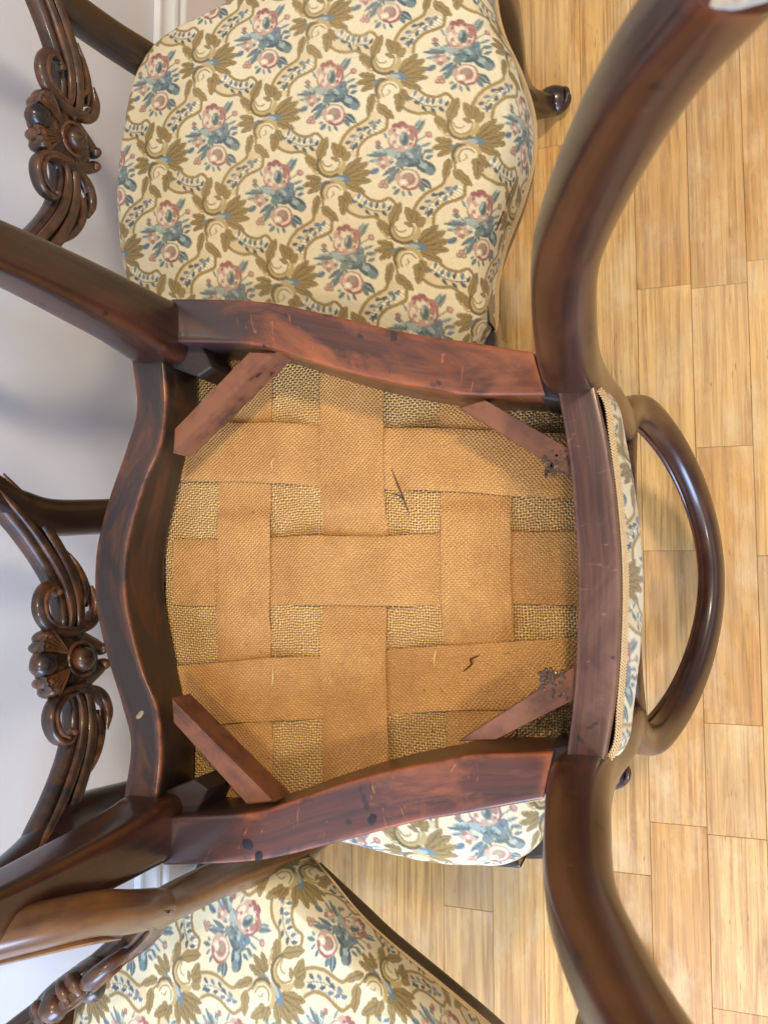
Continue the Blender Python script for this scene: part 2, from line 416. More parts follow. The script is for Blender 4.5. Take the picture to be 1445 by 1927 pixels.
# ------------------------------------------------------------------ the woven pattern (one repeat, painted in numbers)
def pattern_tile():
    NA, NB = 300, 430
    ZA, ZB = np.array([520., 435.]), np.array([925., -335.])
    Mi = np.linalg.inv(np.array([ZA, ZB]).T)
    u, v = np.meshgrid((np.arange(NA)+.5)/NA, (np.arange(NB)+.5)/NB, indexing='ij')
    PX = u*ZA[0]+v*ZB[0]; PY = u*ZA[1]+v*ZB[1]
    r = np.random.default_rng(3)
    def lown(sh, k):
        a = r.standard_normal((sh[0]//k+2, sh[1]//k+2)); a = np.repeat(np.repeat(a, k, 0), k, 1)[:sh[0], :sh[1]]; return a
    jx = lown(PX.shape, 2)*1.3; jy = lown(PX.shape, 2)*1.3
    cream = np.array(srgb(212, 193, 150)[:3]); img = np.ones((NA, NB, 3))*cream
    def C(*c): return np.array(srgb(*c)[:3])
    OL, OLD, OLL = C(142, 116, 58), C(104, 84, 46), C(176, 150, 88)
    TAN, WH = C(203, 178, 130), C(226, 214, 184)
    BG, BGD, BGL = C(104, 120, 114), C(70, 86, 88), C(148, 158, 146)
    BL, GR = C(96, 114, 122), C(112, 122, 98)
    RD, RS, PK, PL = C(144, 80, 72), C(156, 108, 90), C(182, 146, 122), C(212, 188, 156)
    def rel(cx, cy):
        dx = PX-cx; dy = PY-cy
        a = Mi[0, 0]*dx+Mi[0, 1]*dy; b = Mi[1, 0]*dx+Mi[1, 1]*dy
        a -= np.round(a); b -= np.round(b)
        return a*ZA[0]+b*ZB[0]+jx, a*ZA[1]+b*ZB[1]+jy
    def put(mask, c, al=1.):
        m = mask[..., None]*al; img[:] = img*(1-m)+np.array(c)*m
    def ell(cx, cy, rx, ry, ang, c, al=1., edge=None, ew=5):
        x, y = rel(cx, cy); a = math.radians(ang); X = x*math.cos(a)+y*math.sin(a); Y = -x*math.sin(a)+y*math.cos(a)
        if edge is not None: put(((X/(rx+ew))**2+(Y/(ry+ew))**2 < 1).astype(float), edge)
        put(((X/rx)**2+(Y/ry)**2 < 1).astype(float), c, al)
    def leaf(x0, y0, x1, y1, wd, c, vein=None, edge=None, lobes=0):
        cx, cy = (x0+x1)/2, (y0+y1)/2; L = math.hypot(x1-x0, y1-y0); a = math.atan2(y1-y0, x1-x0)
        x, y = rel(cx, cy); X = (x*math.cos(a)+y*math.sin(a))/(L/2); Y = -x*math.sin(a)+y*math.cos(a)
        t = np.clip(1-X*X, 0, 1); wv = wd*(t**.75)*(1-.25*X)
        if lobes: wv = wv*(1+.28*np.abs(np.sin((X+1)*PI*lobes/2))-.15)
        ins = (np.abs(X) < 1)
        if edge is not None: put((ins & (np.abs(Y) < wv+5)).astype(float), edge)
        put((ins & (np.abs(Y) < wv)).astype(float), c)
        if vein is not None: put((ins & (np.abs(Y) < 3.5) & (X < .7)).astype(float), vein)
    def seg(x0, y0, x1, y1, wd, c, al=1.):
        cx, cy = (x0+x1)/2, (y0+y1)/2; x, y = rel(cx, cy); hx, hy = (x1-x0)/2, (y1-y0)/2; L2 = hx*hx+hy*hy+1e-9
        t = np.clip((x*hx+y*hy)/L2, -1, 1); put(((x-t*hx)**2+(y-t*hy)**2 < wd*wd).astype(float), c, al)
    def stroke(P, wd, c, n=None, al=1.):
        Q = cat(P, n or len(P)*4)
        for i in range(len(Q)-1):
            w_ = wd if not callable(wd) else wd(i/(len(Q)-1))
            seg(Q[i][0], Q[i][1], Q[i+1][0], Q[i+1][1], w_, c, al)
    # trellis ribbons, along a
    def band(E1, E2, c):
        A = cat(E1, 30); B = cat(E2, 30)
        for i in range(30):
            seg(A[i][0], A[i][1], B[i][0], B[i][1], 13, c)
        return A, B
    e1 = [(370, 640), (420, 695), (475, 735), (545, 742), (605, 716), (645, 745), (655, 800)]
    e2 = [(290, 810), (345, 850), (420, 868), (495, 858), (540, 880), (585, 905), (620, 940)]
    A, B = band(e1, e2, TAN)
    for i in range(2, 28):
        m = (A[i]+B[i])/2; seg(A[i][0], A[i][1]+8, m[0], m[1]-6, 4.5, WH if i % 2 else C(196, 170, 116))
    stroke([(330, 735), (390, 765), (460, 805), (530, 815), (610, 800)], 3, BGD)
    for (x, y, a) in [(395, 715, 80), (440, 760, 60), (455, 830, -50), (480, 770, 80), (520, 775, 70), (520, 845, -50), (570, 770, 75), (575, 830, -40), (610, 785, 60), (350, 760, -20), (405, 790, -30)]:
        dx, dy = 26*math.cos(math.radians(a)), -26*math.sin(math.radians(a)); leaf(x-dx, y-dy, x+dx, y+dy, 13, BGD if (x+y) % 2 else BL)
    stroke(e1, 11.5, OL, 40); stroke(e2, 11.5, OL, 40)
    g1 = [(760, 850), (778, 790), (805, 730), (862, 662), (940, 612), (985, 572), (990, 520)]
    g2 = [(905, 860), (915, 800), (940, 760), (990, 715), (1065, 680), (1112, 648), (1122, 580)]
    A, B = band(g1, g2, TAN)
    for i in range(2, 28):
        m = (A[i]+B[i])/2; seg(m[0]+6, m[1], B[i][0]-4, B[i][1]-6, 4.5, WH if i % 2 else C(196, 170, 116))
    stroke([(850, 810), (880, 750), (930, 690), (1000, 640), (1060, 590)], 3, BGD)
    for (x, y, a) in [(840, 765, 20), (875, 715, 15), (895, 780, 70), (920, 665, 10), (935, 720, 70), (965, 650, 30), (990, 680, 60), (1010, 610, 30), (1030, 640, 70), (1060, 600, 60), (875, 800, 80)]:
        dx, dy = 26*math.cos(math.radians(a)), -26*math.sin(math.radians(a)); leaf(x-dx, y-dy, x+dx, y+dy, 13, BGD if (x+y) % 2 else BL)
    stroke(g1, 11.5, OL, 40); stroke(g2, 11.5, OL, 40)
    # acanthus crossing at (720,1045)
    for (x0, y0, x1, y1, w_) in [(800, 1010, 935, 870, 26), (820, 1015, 985, 905, 26), (830, 1035, 1012, 965, 26), (830, 1050, 1005, 1035, 24), (810, 1070, 960, 1120, 24),
                                 (640, 1050, 520, 1040, 20), (640, 1070, 500, 1105, 20), (650, 1085, 535, 1160, 20), (625, 985, 520, 895, 26), (640, 960, 560, 930, 22)]:
        leaf(x0, y0, x1, y1, w_, OL, OLD, OLD, 3)
    stroke([(560, 960), (590, 1000), (620, 1010)], 8, OLL)
    ell(800, 1035, 60, 26, 8, BL); ell(770, 1040, 40, 16, 0, BGL); ell(660, 1080, 40, 16, -30, BG)
    # upper scroll
    stroke([(650, 860), (625, 900), (622, 950), (650, 1000), (705, 1015), (765, 995), (805, 940), (800, 880), (770, 850)], lambda t: 19 if t < .75 else 14, OLL, 30)
    stroke([(622, 900), (612, 950), (640, 1008), (705, 1028), (760, 1008)], 11, OLD, 20)
    stroke([(640, 870), (640, 940), (670, 985), (715, 990), (760, 965), (780, 910)], 6, OL, 20)
    stroke([(650, 915), (665, 945), (700, 950), (720, 935)], 5, OL, 14)
    leaf(615, 900, 690, 738, 30, OL, OLD, OLD, 2)
    leaf(780, 880, 725, 770, 30, OL, OLD, OLD, 2); leaf(790, 880, 800, 790, 26, OL, OLD, OLD, 2); leaf(800, 900, 850, 830, 24, OL, None, OLD, 2)
    leaf(775, 905, 712, 882, 12, OL, None, OLD)
    # lower scroll
    stroke([(660, 1190), (650, 1140), (680, 1085), (735, 1062), (790, 1075), (820, 1120), (815, 1180)], lambda t: 16, OLL, 30)
    stroke([(655, 1200), (640, 1145), (668, 1085), (720, 1062)], 11, OLD, 20)
    stroke([(690, 1190), (680, 1150), (705, 1105), (750, 1095), (785, 1120)], 6, OL, 20)
    stroke([(710, 1180), (735, 1160), (728, 1135)], 4, OL, 10)
    leaf(815, 1150, 795, 1300, 30, OL, OLD, OLD, 3); leaf(815, 1130, 862, 1215, 24, OL, OLD, OLD, 2); leaf(800, 1170, 765, 1195, 14, OL, None, OLD)
    leaf(620, 1170, 580, 1325, 24, OL, OLD, OLD, 2); leaf(640, 1250, 765, 1345, 30, OL, OLD, OLD, 2)
    stroke([(650, 1190), (655, 1240), (650, 1262)], 9, OL, 8)
    ell(718, 1048, 9, 18, 0, PK)
    # bouquet round (722,418)
    for (x0, y0, x1, y1, w_, c) in [(790, 250, 868, 135, 20, BG), (775, 225, 838, 132, 14, BGL), (830, 330, 905, 295, 14, BGL), (620, 400, 490, 395, 22, BGL), (600, 410, 445, 420, 16, BG), (580, 440, 460, 465, 16, BGL),
                                    (560, 360, 510, 350, 14, BGD), (600, 290, 575, 240, 12, BGL), (540, 510, 470, 555, 20, BL), (680, 490, 590, 620, 24, BG), (660, 480, 560, 560, 16, BL), (640, 450, 540, 500, 16, BG),
                                    (850, 360, 920, 350, 16, BG), (860, 410, 915, 385, 14, BL), (820, 560, 900, 620, 28, BGD), (820, 600, 850, 650, 20, BG), (680, 640, 635, 690, 16, BG), (700, 650, 712, 700, 12, BGL), (740, 650, 765, 690, 12, BG), (660, 630, 625, 640, 12, BGL)]:
        leaf(x0, y0, x1, y1, w_, c, BGD if c is not BGD else BGL)
    for (x, y, a_, b_, g_, c) in [(700, 400, 120, 42, 15, BG), (640, 390, 60, 26, 10, BGL), (780, 400, 70, 60, 20, BG), (860, 470, 74, 46, 20, BGD), (840, 455, 44, 22, 30, BGL), (745, 440, 80, 40, 0, BGD), (700, 455, 50, 30, -20, BG), (800, 370, 30, 60, 25, BL), (755, 395, 30, 16, 40, BGL), (890, 500, 34, 30, 0, BG)]:
        ell(x, y, a_, b_, g_, c)
    r3 = random.Random(4)
    for _ in range(34):
        x, y = r3.uniform(610, 900), r3.uniform(360, 500); a = r3.uniform(0, 6.28); l = r3.uniform(16, 34)
        leaf(x, y, x+l*math.cos(a), y+l*math.sin(a), 7, r3.choice([BG, BGL, BGD, BL, GR]))
    # upper rose
    for (x, y, a_, b_, g_, c) in [(665, 200, 34, 26, 0, RD), (705, 180, 32, 24, 0, RD), (735, 205, 26, 26, 0, RS), (640, 245, 34, 38, 10, PK), (770, 235, 44, 50, 10, RS), (705, 250, 66, 58, 0, PK), (640, 310, 36, 48, 0, RS), (775, 280, 36, 60, 0, RD), (765, 275, 30, 52, 0, PL), (690, 345, 60, 32, 0, PK),
                                  (640, 300, 26, 38, 0, PL), (700, 232, 38, 28, 0, PL), (665, 330, 32, 34, 10, RS), (665, 330, 22, 26, 10, PL), (735, 335, 40, 30, -20, PK), (772, 262, 20, 34, 0, RS), (690, 300, 26, 36, 0, PL), (720, 285, 34, 52, 5, GR), (722, 290, 20, 38, 5, BGD), (705, 270, 10, 24, 10, BGL), (690, 205, 12, 10, 0, BG)]:
        ell(x, y, a_, b_, g_, c)
    for k in range(10):
        a = k*.63; ell(708+70*math.cos(a), 270+76*math.sin(a), 15, 9, math.degrees(a)+90, r3.choice([RS, PL, PK, RD]))
    # lower rose
    ell(742, 570, 84, 80, 0, RS); ell(740, 545, 76, 54, -10, C(150, 126, 104)); ell(752, 598, 64, 48, 0, RD)
    ell(735, 572, 58, 52, 0, PK); stroke([(690, 610), (680, 560), (715, 515), (775, 515), (800, 560), (785, 605), (740, 625)], 9, PL, 24)
    ell(745, 565, 46, 42, 0, RS); ell(740, 550, 28, 22, 20, C(150, 132, 104)); ell(712, 590, 26, 22, 0, PL); ell(706, 592, 13, 12, 0, WH); ell(668, 560, 20, 34, 10, PK)
    # small flower, buds
    for k in range(5):
        a = k*1.256+.3; ell(570+30*math.cos(a), 462+30*math.sin(a), 21, 17, math.degrees(a), [PK, RS, PK, RS, PK][k])
    ell(570, 462, 13, 13, 0, PL)
    seg(800, 300, 868, 250, 5, BG); ell(886, 241, 25, 23, 0, RS); ell(890, 238, 12, 12, 0, PK)
    seg(600, 400, 545, 340, 4, BG); ell(535, 324, 22, 18, 0, RS)
    seg(600, 560, 575, 600, 5, BGD)
    for (x, y) in [(550, 628), (582, 628), (566, 604)]: ell(x, y, 20, 19, 0, RS); ell(x-2, y-2, 11, 10, 0, PK)
    img[:] = (img*2+np.roll(img, 1, 0)+np.roll(img, -1, 0)+np.roll(img, 1, 1)+np.roll(img, -1, 1))/6
    # yarn variation
    lum = img.mean(2, keepdims=True); img[:] = lum+(img-lum)*.88
    img *= (1+.045*lown((NA, NB), 1)[..., None]*np.array([1, 1, 1.1])); return np.clip(img, 0, 1), NA, NB

# ------------------------------------------------------------------ seat outlines (chair frame: x across, y to the front, z up)
def mir(P, rev=True):   # half outline (x>=0) -> full from -x to +x
    return [(-x, y) for x, y in P[::-1] if x > 1e-6]+list(P)
FO = [(0, .2412), (.03, .2385), (.068, .2275), (.110, .2110), (.145, .2005), (.187, .206), (.193, .207)]
FI = [(0, .2085), (.032, .2050), (.080, .1895), (.113, .1735), (.15, .1690), (.187, .1725), (.193, .1735)]
FIT = [(0, .2120), (.034, .2090), (.068, .2010), (.11, .1900), (.15, .178), (.187, .1775), (.193, .1780)]
SO = [(.2400, .165), (.2405, .158), (.2290, .080), (.2115, .020), (.188, -.051), (.1785, -.0885), (.163, -.1485)]
SI = [(.2020, .165), (.2015, .158), (.1955, .109), (.1890, .074), (.1735, .034), (.1600, -.003), (.1490, -.038), (.1400, -.074), (.1340, -.100), (.1290, -.1570)]
RI = [(0, -.1778), (.0388, -.1765), (.085, -.1733), (.135, -.1660)]
RO = [(0, -.2070), (.0500, -.2050), (.094, -.2005), (.1405, -.1917)]
ZU, ZT = .36, .425
PADH = [(0, .2428, .388), (.03, .2400, .388), (.068, .2290, .388), (.110, .2125, .388), (.145, .2022, .388), (.172, .2035, .390), (.190, .1985, .400), (.205, .186, .408), (.218, .168, .404), (.2335, .150, .392),
        (.2375, .125, .388), (.2310, .080, .388), (.2132, .020, .388), (.1897, -.051, .388), (.1802, -.0885, .388), (.1650, -.145, .380), (.152, -.170, .371), (.1395, -.1870, .371), (.124, -.1990, .371), (.094, -.2028, .371), (.05, -.2070, .371), (0, -.2090, .371)]
FULL = {(.145, .2022): (.145, .2050), (.172, .2035): (.172, .2045), (.190, .1985): (.1935, .2040), (.205, .186): (.2130, .1945), (.218, .168): (.2285, .1760), (.2335, .150): (.2375, .1540), (.1650, -.145): (.1695, -.139), (.152, -.170): (.1595, -.1635), (.1395, -.1870): (.1445, -.1810), (.124, -.1990): (.1245, -.1925), (.094, -.2028): (.094, -.2010), (.05, -.2070): (.05, -.2085), (0, -.2090): (0, -.2110)}
def pad_outline(n=720, fuller=False):
    global PADH
    H = [FULL.get((x, y), (x, y))+(z,) if fuller else (x, y, z) for x, y, z in PADH]
    full = H+[(-x, y, z) for x, y, z in H[::-1] if x > 1e-6]
    return cat(full, n, True)

def lattice():
    o = np.array([-.0402, .0568]); a = np.array([.0751, .0748]); b = np.array([-.0191, .1302])
    return o, a, b
TILE = None
def make_pad(parent, N, rear_bulge, name='seat_cushion'):
    global TILE
    if TILE is None: TILE = pattern_tile()
    img, NA, NB = TILE
    C0 = pad_outline(1440, rear_bulge < .005); ang = np.unwrap(np.arctan2(C0[:, 1]-0.0, C0[:, 0])); rad = np.hypot(C0[:, 0], C0[:, 1])
    am = np.mod(ang, 2*PI); idx = np.argsort(am); am = am[idx]; rd = rad[idx]; zd = C0[idx, 2]
    g = np.linspace(-1, 1, N); U, V = np.meshgrid(g, g, indexing='ij')
    r = np.maximum(np.abs(U), np.abs(V)); th = np.arctan2(V, U)
    R = np.interp(np.mod(th, 2*PI), np.r_[am-2*PI, am, am+2*PI], np.r_[rd, rd, rd])
    ZB = np.interp(np.mod(th, 2*PI), np.r_[am-2*PI, am, am+2*PI], np.r_[zd, zd, zd])
    k = .76; z_top = .4565; z_edge = .4445
    s = np.where(r < k, r/k*.935, 0); t = np.clip((r-k)/(1-k), 0, 1)
    s = np.where(r < k, s, .935+.065*np.sin(np.clip(t*1.6, 0, 1)*PI/2))
    zt = z_top-(z_top-z_edge)*(np.clip(r/k, 0, 1))**2.6
    # quarter-round shoulder down to the rail
    zs = z_edge-(z_edge-ZB)*(.35*t+.65*t**1.7)
    Z = np.where(r < k, zt, zs)
    cx, sy = np.cos(th), np.sin(th)
    rear = np.clip((-sy-.62)/.38, 0, 1)**.8
    bulge = rear*rear_bulge*np.sin(t*PI)+.0030*np.sin(t*PI)*(.35-.65*sy)
    rr = s*R+bulge
    X = rr*cx; Y = rr*sy
    # shallow unevenness of the stuffing
    Z = Z+(.0012*np.sin(X*31+1)*np.cos(Y*27)+.0007*np.sin(X*70+Y*55))*(1-t)+.0006*np.sin(th*37+2*np.sin(th*11))*np.sin(t*PI)
    ds = np.where(r < k, 0, t*.066)
    ru = np.where(r < k, s*R, .935*R+ds); PXu, PYu = ru*cx, ru*sy
    o, a, b = lattice(); Mi = np.linalg.inv(np.array([a, b]).T)
    # the tile painter's origin: bouquet (722,418) in its units
    ZA, ZB = np.array([520., 435.]), np.array([925., -335.]); Mz = np.linalg.inv(np.array([ZA, ZB]).T); off = Mz@np.array([722., 418.])
    dx, dy = PXu-o[0], PYu-o[1]
    fa = Mi[0, 0]*dx+Mi[0, 1]*dy+off[0]; fb = Mi[1, 0]*dx+Mi[1, 1]*dy+off[1]
    fa = np.mod(fa, 1)*NA-.5; fb = np.mod(fb, 1)*NB-.5
    i0 = np.floor(fa).astype(int); j0 = np.floor(fb).astype(int); ua = (fa-i0)[..., None]; ub = (fb-j0)[..., None]
    def T(i, j): return img[np.mod(i, NA), np.mod(j, NB)]
    col = (T(i0, j0)*(1-ua)+T(i0+1, j0)*ua)*(1-ub)+(T(i0, j0+1)*(1-ua)+T(i0+1, j0+1)*ua)*ub
    col = np.concatenate([col, np.ones(col.shape[:2]+(1,))], 2)
    n = N; ii = np.arange(n*n).reshape(n, n)
    f = np.stack([ii[:-1, :-1], ii[1:, :-1], ii[1:, 1:], ii[:-1, 1:]], -1).reshape(-1, 4)
    v = np.stack([X, Y, Z], -1).reshape(-1, 3); gu = np.stack([PXu, PYu, np.zeros_like(PXu)], -1).reshape(-1, 3)
    return finish(name, v, f, gu, FAB, parent, 180, col.reshape(-1, 4))

def gimp(parent, fuller):
    C3 = pad_outline(2200, fuller); C0 = C3[:, :2]; d = np.roll(C0, -1, 0)-np.roll(C0, 1, 0); d /= np.linalg.norm(d, axis=1)[:, None]
    nrm = np.stack([d[:, 1], -d[:, 0]], 1); 
    if np.dot(nrm[0], C0[0]) < 0: nrm = -nrm
    m = Mesh()
    n = len(C0); k = 5
    arc = np.r_[0, np.cumsum(np.linalg.norm(np.diff(C0, axis=0), axis=1))]; arc = arc/arc[-1]*2*PI*230
    for q in range(3):
        ph = 2*PI*q/3; rr = .00095; V = []
        for i in range(n):
            tl = max(-1, min(1, -C0[i][1]/.12))*.85; lat = .0020*math.sin(arc[i]+ph)
            c = C0[i]+nrm[i]*(.0010-.0012*max(tl, 0)+.0006*math.sin(2*arc[i]+2*ph)+tl*(lat+.0008*(tl > 0))); z = C3[i, 2]-.0004+lat*math.sqrt(1-tl*tl)
            for j in range(k):
                a = 2*PI*j/k; V.append((c[0]+nrm[i][0]*rr*math.cos(a), c[1]+nrm[i][1]*rr*math.cos(a), z+rr*math.sin(a)))
        F = [(i*k+j, i*k+(j+1) % k, ((i+1) % n)*k+(j+1) % k, ((i+1) % n)*k+j) for i in range(n) for j in range(k)]
        m.add(V, F, V)
    return m.build('braid_trim', GIMP, parent, 180)

# ------------------------------------------------------------------ carved mid rail
YB = -.200
def cp(px, py, dy=0):       # carving drawn in a frontal sketch: px runs down the chair, py across
    return ((py-1225)/1960, YB+dy, .541+(125-px)*.00074)
def carved(parent, wood_m):
    m = Mesh()
    for sgn in (1, -1):
        def P(L, dy=.0): return [(sgn*p[0], p[1], p[2]) for p in [cp(a, 2450-b if False else b, dy if len(q) == 2 else q[2]) for q in L for a, b in [q[:2]]]]
        # main arm: broad flat band with three ribs on its face (front = +y)
        arm = [(34, 1542), (58, 1512), (86, 1474), (112, 1428), (131, 1384), (141, 1340), (141, 1300), (132, 1272)]
        m.tube(P(arm, -.003), [(.009, .009), (.014, .0105), (.0150, .0105), (.0148, .010), (.0142, .010), (.013, .0095), (.011, .009), (.008, .008)], (0, 1, 0), 40, 18, 3.2)
        for o, r in ((-11, .0060), (6, .0052)):
            L = []
            for i, (a, b) in enumerate(arm):
                a2, b2 = arm[min(i+1, len(arm)-1)]; a1, b1 = arm[max(i-1, 0)]; tx, ty = a2-a1, b2-b1; l = math.hypot(tx*.74, ty*.51); nx, ny = -ty*.51/l, tx*.74/l
                f = 1-.35*i/(len(arm)-1)
                L.append((a+nx*o*1.3*f*-1, b+ny*o*1.9*f*-1))
            m.tube(P(L, .0095), [(r*(.08+.92*math.sin(PI*min(1, .01+i/7.6))**.6), .0036*(.1+.95*math.sin(PI*min(1, .01+i/7.6))**.6)) for i in range(8)], (0, 1, 0), 40, 10, 2)
        # slim crescent leaves at the inside of the arm
        m.tube(P([(128, 1442), (154, 1404), (171, 1360), (174, 1322)], .004), [(.001, .003), (.0045, .007), (.005, .007), (.002, .004)], (0, 1, 0), 26, 10)
        m.tube(P([(176, 1360), (184, 1330), (178, 1300), (160, 1284), (146, 1290)], .008), [(.002, .004), (.005, .006), (.0055, .006), (.005, .005), (.003, .004)], (0, 1, 0), 30, 10)
        m.tube(P([(140, 1420), (158, 1384), (163, 1348), (154, 1318)], .010), [(.0015, .003), (.003, .004), (.003, .004), (.001, .002)], (0, 1, 0), 22, 8)
        # C scroll, open in the middle
        m.tube(P([(118, 1352), (108, 1362), (92, 1358), (82, 1340), (80, 1316), (90, 1294), (112, 1280), (140, 1278), (162, 1292), (172, 1312)], .008),
               [(.0030, .004), (.0040, .005), (.0046, .006), (.0050, .0065), (.0052, .0068), (.0052, .0068), (.0052, .0065), (.0048, .006), (.0038, .005), (.002, .003)], (0, 1, 0), 50, 14, 2.2,
               ridges=lambda th, t: .10*math.cos(3*th))
        m.tube(P([(100, 1357), (88, 1346), (83, 1328), (86, 1306), (100, 1290), (124, 1282)], .0145), [(.001, .002), (.002, .003), (.0022, .003), (.0022, .003), (.002, .003), (.001, .002)], (0, 1, 0), 30, 8)
        m.blob((sgn*cp(116, 1350)[0], YB+.008, cp(116, 1350)[2]), (.0042, .0055, .0042), 14, 10)
        # scalloped lobes, fan flutes
        for (a, b, r) in ((92, 1272, .0085), (84, 1256, .0075)):
            m.blob((sgn*cp(a, b)[0], YB+.003, cp(a, b)[2]), (r*.8, .012, r), 14, 10)
        for q in range(5):
            an = math.radians(-62+q*27); L = [(125+8*math.cos(an), 1233+10*math.sin(an)+6)]
            x0, y0 = 118, 1234; ex_, ey_ = 118-44*math.cos(an*.9), 1238+44*abs(math.sin(an*.9))+4
            m.tube(P([(x0, y0+6), ((x0+ex_)/2, (y0+ey_)/2+6), (ex_, ey_+4)], .0095), [(.0015, .003), (.0024, .0045), (.003, .004)], (0, 1, 0), 12, 8)
        # lower nubs
        m.tube(P([(150, 1262), (170, 1256), (190, 1246), (198, 1238)], 0), [(.012, .009), (.008, .008), (.006, .007), (.0045, .006)], (0, 1, 0), 18, 12)
        m.blob((sgn*cp(196, 1240)[0], YB+.001, cp(196, 1240)[2]), (.0062, .010, .0060), 14, 10)
    # central cartouche: dished shell body
    def fn(th, ph): return .07*math.cos(9*th)*math.sin(ph)
    m.blob((0, YB-.001, cp(136, 1225)[2]), (.037, .0120, .036), 54, 18, fn)
    m.blob((0, YB-.001, cp(158, 1225)[2]), (.024, .0115, .022), 40, 14)
    m.blob((0, YB-.001, cp(104, 1225)[2]), (.034, .0110, .020), 40, 14, lambda th, ph: .09*math.cos(8*th)*math.sin(ph))
    o = m.build('carved_rail', wood_m, parent, 50)
    for (a, b, dy, r) in ((82, 1225, .006, .0125), (142, 1225, .0125, .0115)):
        q = Mesh(); c = cp(a, b); q.blob((0, YB+dy, c[2]), (r, r*.9, r*1.05), 20, 14, lambda th, ph: .03*math.cos(5*th)); q.build('carved_berry', wood_m, o, 180)
    q = Mesh(); c = cp(142, 1225)
    q.tube([(.0155*math.cos(t), YB+.0095, c[2]+.0165*math.sin(t)) for t in np.linspace(-.6, 4.2, 12)], [(.002, .003)]*12, (0, 1, 0), 30, 8); q.build('berry_collar', wood_m, o, 180)
    return o

def rear_leg(sg, wood_m, parent, name='rear_leg'):
    m = Mesh()
    pts = [(.171, -.266, 0), (.179, -.240, .06), (.182, -.213, .14), (.176, -.190, .22), (.157, -.180, .30), (.1480, -.177, .36), (.1445, -.183, .42), (.1400, -.193, .48), (.1365, -.199, .54), (.1425, -.2005, .575), (.158, -.203, .605)]
    sec = [(.0150, .0155), (.0160, .0165), (.0170, .018), (.0175, .0190), (.0195, .0205), (.0198, .0212), (.0185, .018), (.0175, .0160), (.0172, .0150), (.0160, .0140), (.0110, .0100)]
    m.tube([(sg*x, y, z) for x, y, z in pts], sec, (0, 1, 0), 84, 28, 3.0)
    o = m.build(name, wood_m, parent, 40)
    q = Mesh(); q.tube([(sg*.171, -.266, -.0005), (sg*.171, -.266, .0025)], [(.014, .0145), (.0137, .0142)], (0, 1, 0), 3, 20, 3); 
    g = q.build('felt_glide', PADM, o, 30); g.location = (0, 0, -.0015)
    return o

def front_leg(sg, wood_m, parent):
    m = Mesh()
    pts = [(.2150, .1835, .409), (.2155, .1840, .398), (.2132, .1828, .362), (.2150, .1842, .342), (.2178, .186, .312), (.2195, .187, .265), (.2190, .185, .21), (.216, .181, .15), (.221, .184, .09), (.232, .196, .045), (.243, .205, .022)]
    sec = [(.0200, .0180), (.0265, .0245), (.0268, .0252), (.0252, .0246), (.0230, .0236), (.0210, .0220), (.0185, .0195), (.0165, .0170), (.0150, .0150), (.0160, .0165), (.0150, .0160)]
    m.tube([(sg*x, y, z) for x, y, z in pts], sec, (0, 1, 0), 80, 40, 5.0)
    o = m.build('front_leg', wood_m, parent, 40)
    q = Mesh(); q.blob((sg*.252, .214, .0175), (.0215, .0245, .0175), 26, 16, lambda th, ph: .04*math.cos(3*th))
    q.tube([(sg*(.252+.012*math.cos(t)), .214+.012*math.sin(t)+.010, .020+.012*math.sin(t)) for t in np.linspace(0, 5, 9)], [(.003, .003)]*9, (0, 0, 1), 24, 8)
    q.build('scroll_foot', wood_m, o, 60)
    return o

def back_frame(wood_m, parent):
    m = Mesh()
    half = [(.1365, -.199, .540), (.1425, -.2005, .575), (.157, -.203, .607), (.1680, -.208, .640), (.1720, -.218, .672), (.163, -.231, .710), (.138, -.249, .747), (.098, -.267, .779), (.050, -.2795, .797), (0, -.2840, .802)]
    P = [(-x, y, z) for x, y, z in half]+[(x, y, z) for x, y, z in half[::-1]][1:]
    n = len(P); w_ = [.0185 if i in (0, n-1) else .0215 for i in range(n)]
    w_ = [.0148, .0164, .0168, .0170, .0168, .0180, .0196, .0212, .0222, .0225]; w_ = w_+w_[::-1][1:]
    m.tube(P, [(a*.93, min(.0138, a*.82)) for a in w_], (0, 1, .25), 130, 28, 2.6)
    # raised bead round the inner edge of the front face
    c = np.array([0, -.23, .66])
    Q = []
    for p in P:
        p = np.array(p); d = p-c; d[1] = 0; d /= np.linalg.norm(d); Q.append(tuple(p-d*.013+np.array([0, .0125, .002])))
    Q = Q[3:-3]; m.tube(Q, [(.0006, .0006)]+[(.0032, .0032)]*(len(Q)-2)+[(.0006, .0006)], (0, 1, 0), 110, 8)
    return m.build('back_frame', wood_m, parent, 40)

def make_chair(name, mats, padN, bulge):
    root = empty(name)
    W = mats
    m = Mesh(); m.slab(mir(FO), mir(FI), ZU, ZT, 110, .0030, mir(FIT)); m.build('front_rail', W['front'], root)
    for sg in (1, -1):
        m = Mesh(); m.slab([(sg*x, y) for x, y in SO], [(sg*x, y) for x, y in SI], ZU, ZT, 90, .0028); m.build('side_rail', W['side'], root)
    m = Mesh(); m.slab(mir(RO), mir(RI), ZU-.004, ZT-.001, 70, .0018); m.build('rear_rail', W['rear'], root)
    # thin show-wood bead under the braid at the back
    for sg in (1, -1):
        front_leg(sg, W['fleg'], root); rear_leg(sg, W['leg'], root)
    back_frame(W['back'], root)
    carved(root, CARVE)
    make_pad(root, padN, bulge); gimp(root, bulge < .005)
    return root

def kids(o): return [c for c in bpy.data.objects if c.parent == o]
def copy_tree(o, parent=None, swap=None):
    c = o.copy(); COL.objects.link(c); c.parent = parent
    for ch in kids(o): copy_tree(ch, c)
    return c
def tag(o, label, catg, group=None):
    o['label'] = label; o['category'] = catg
    if group: o['group'] = group

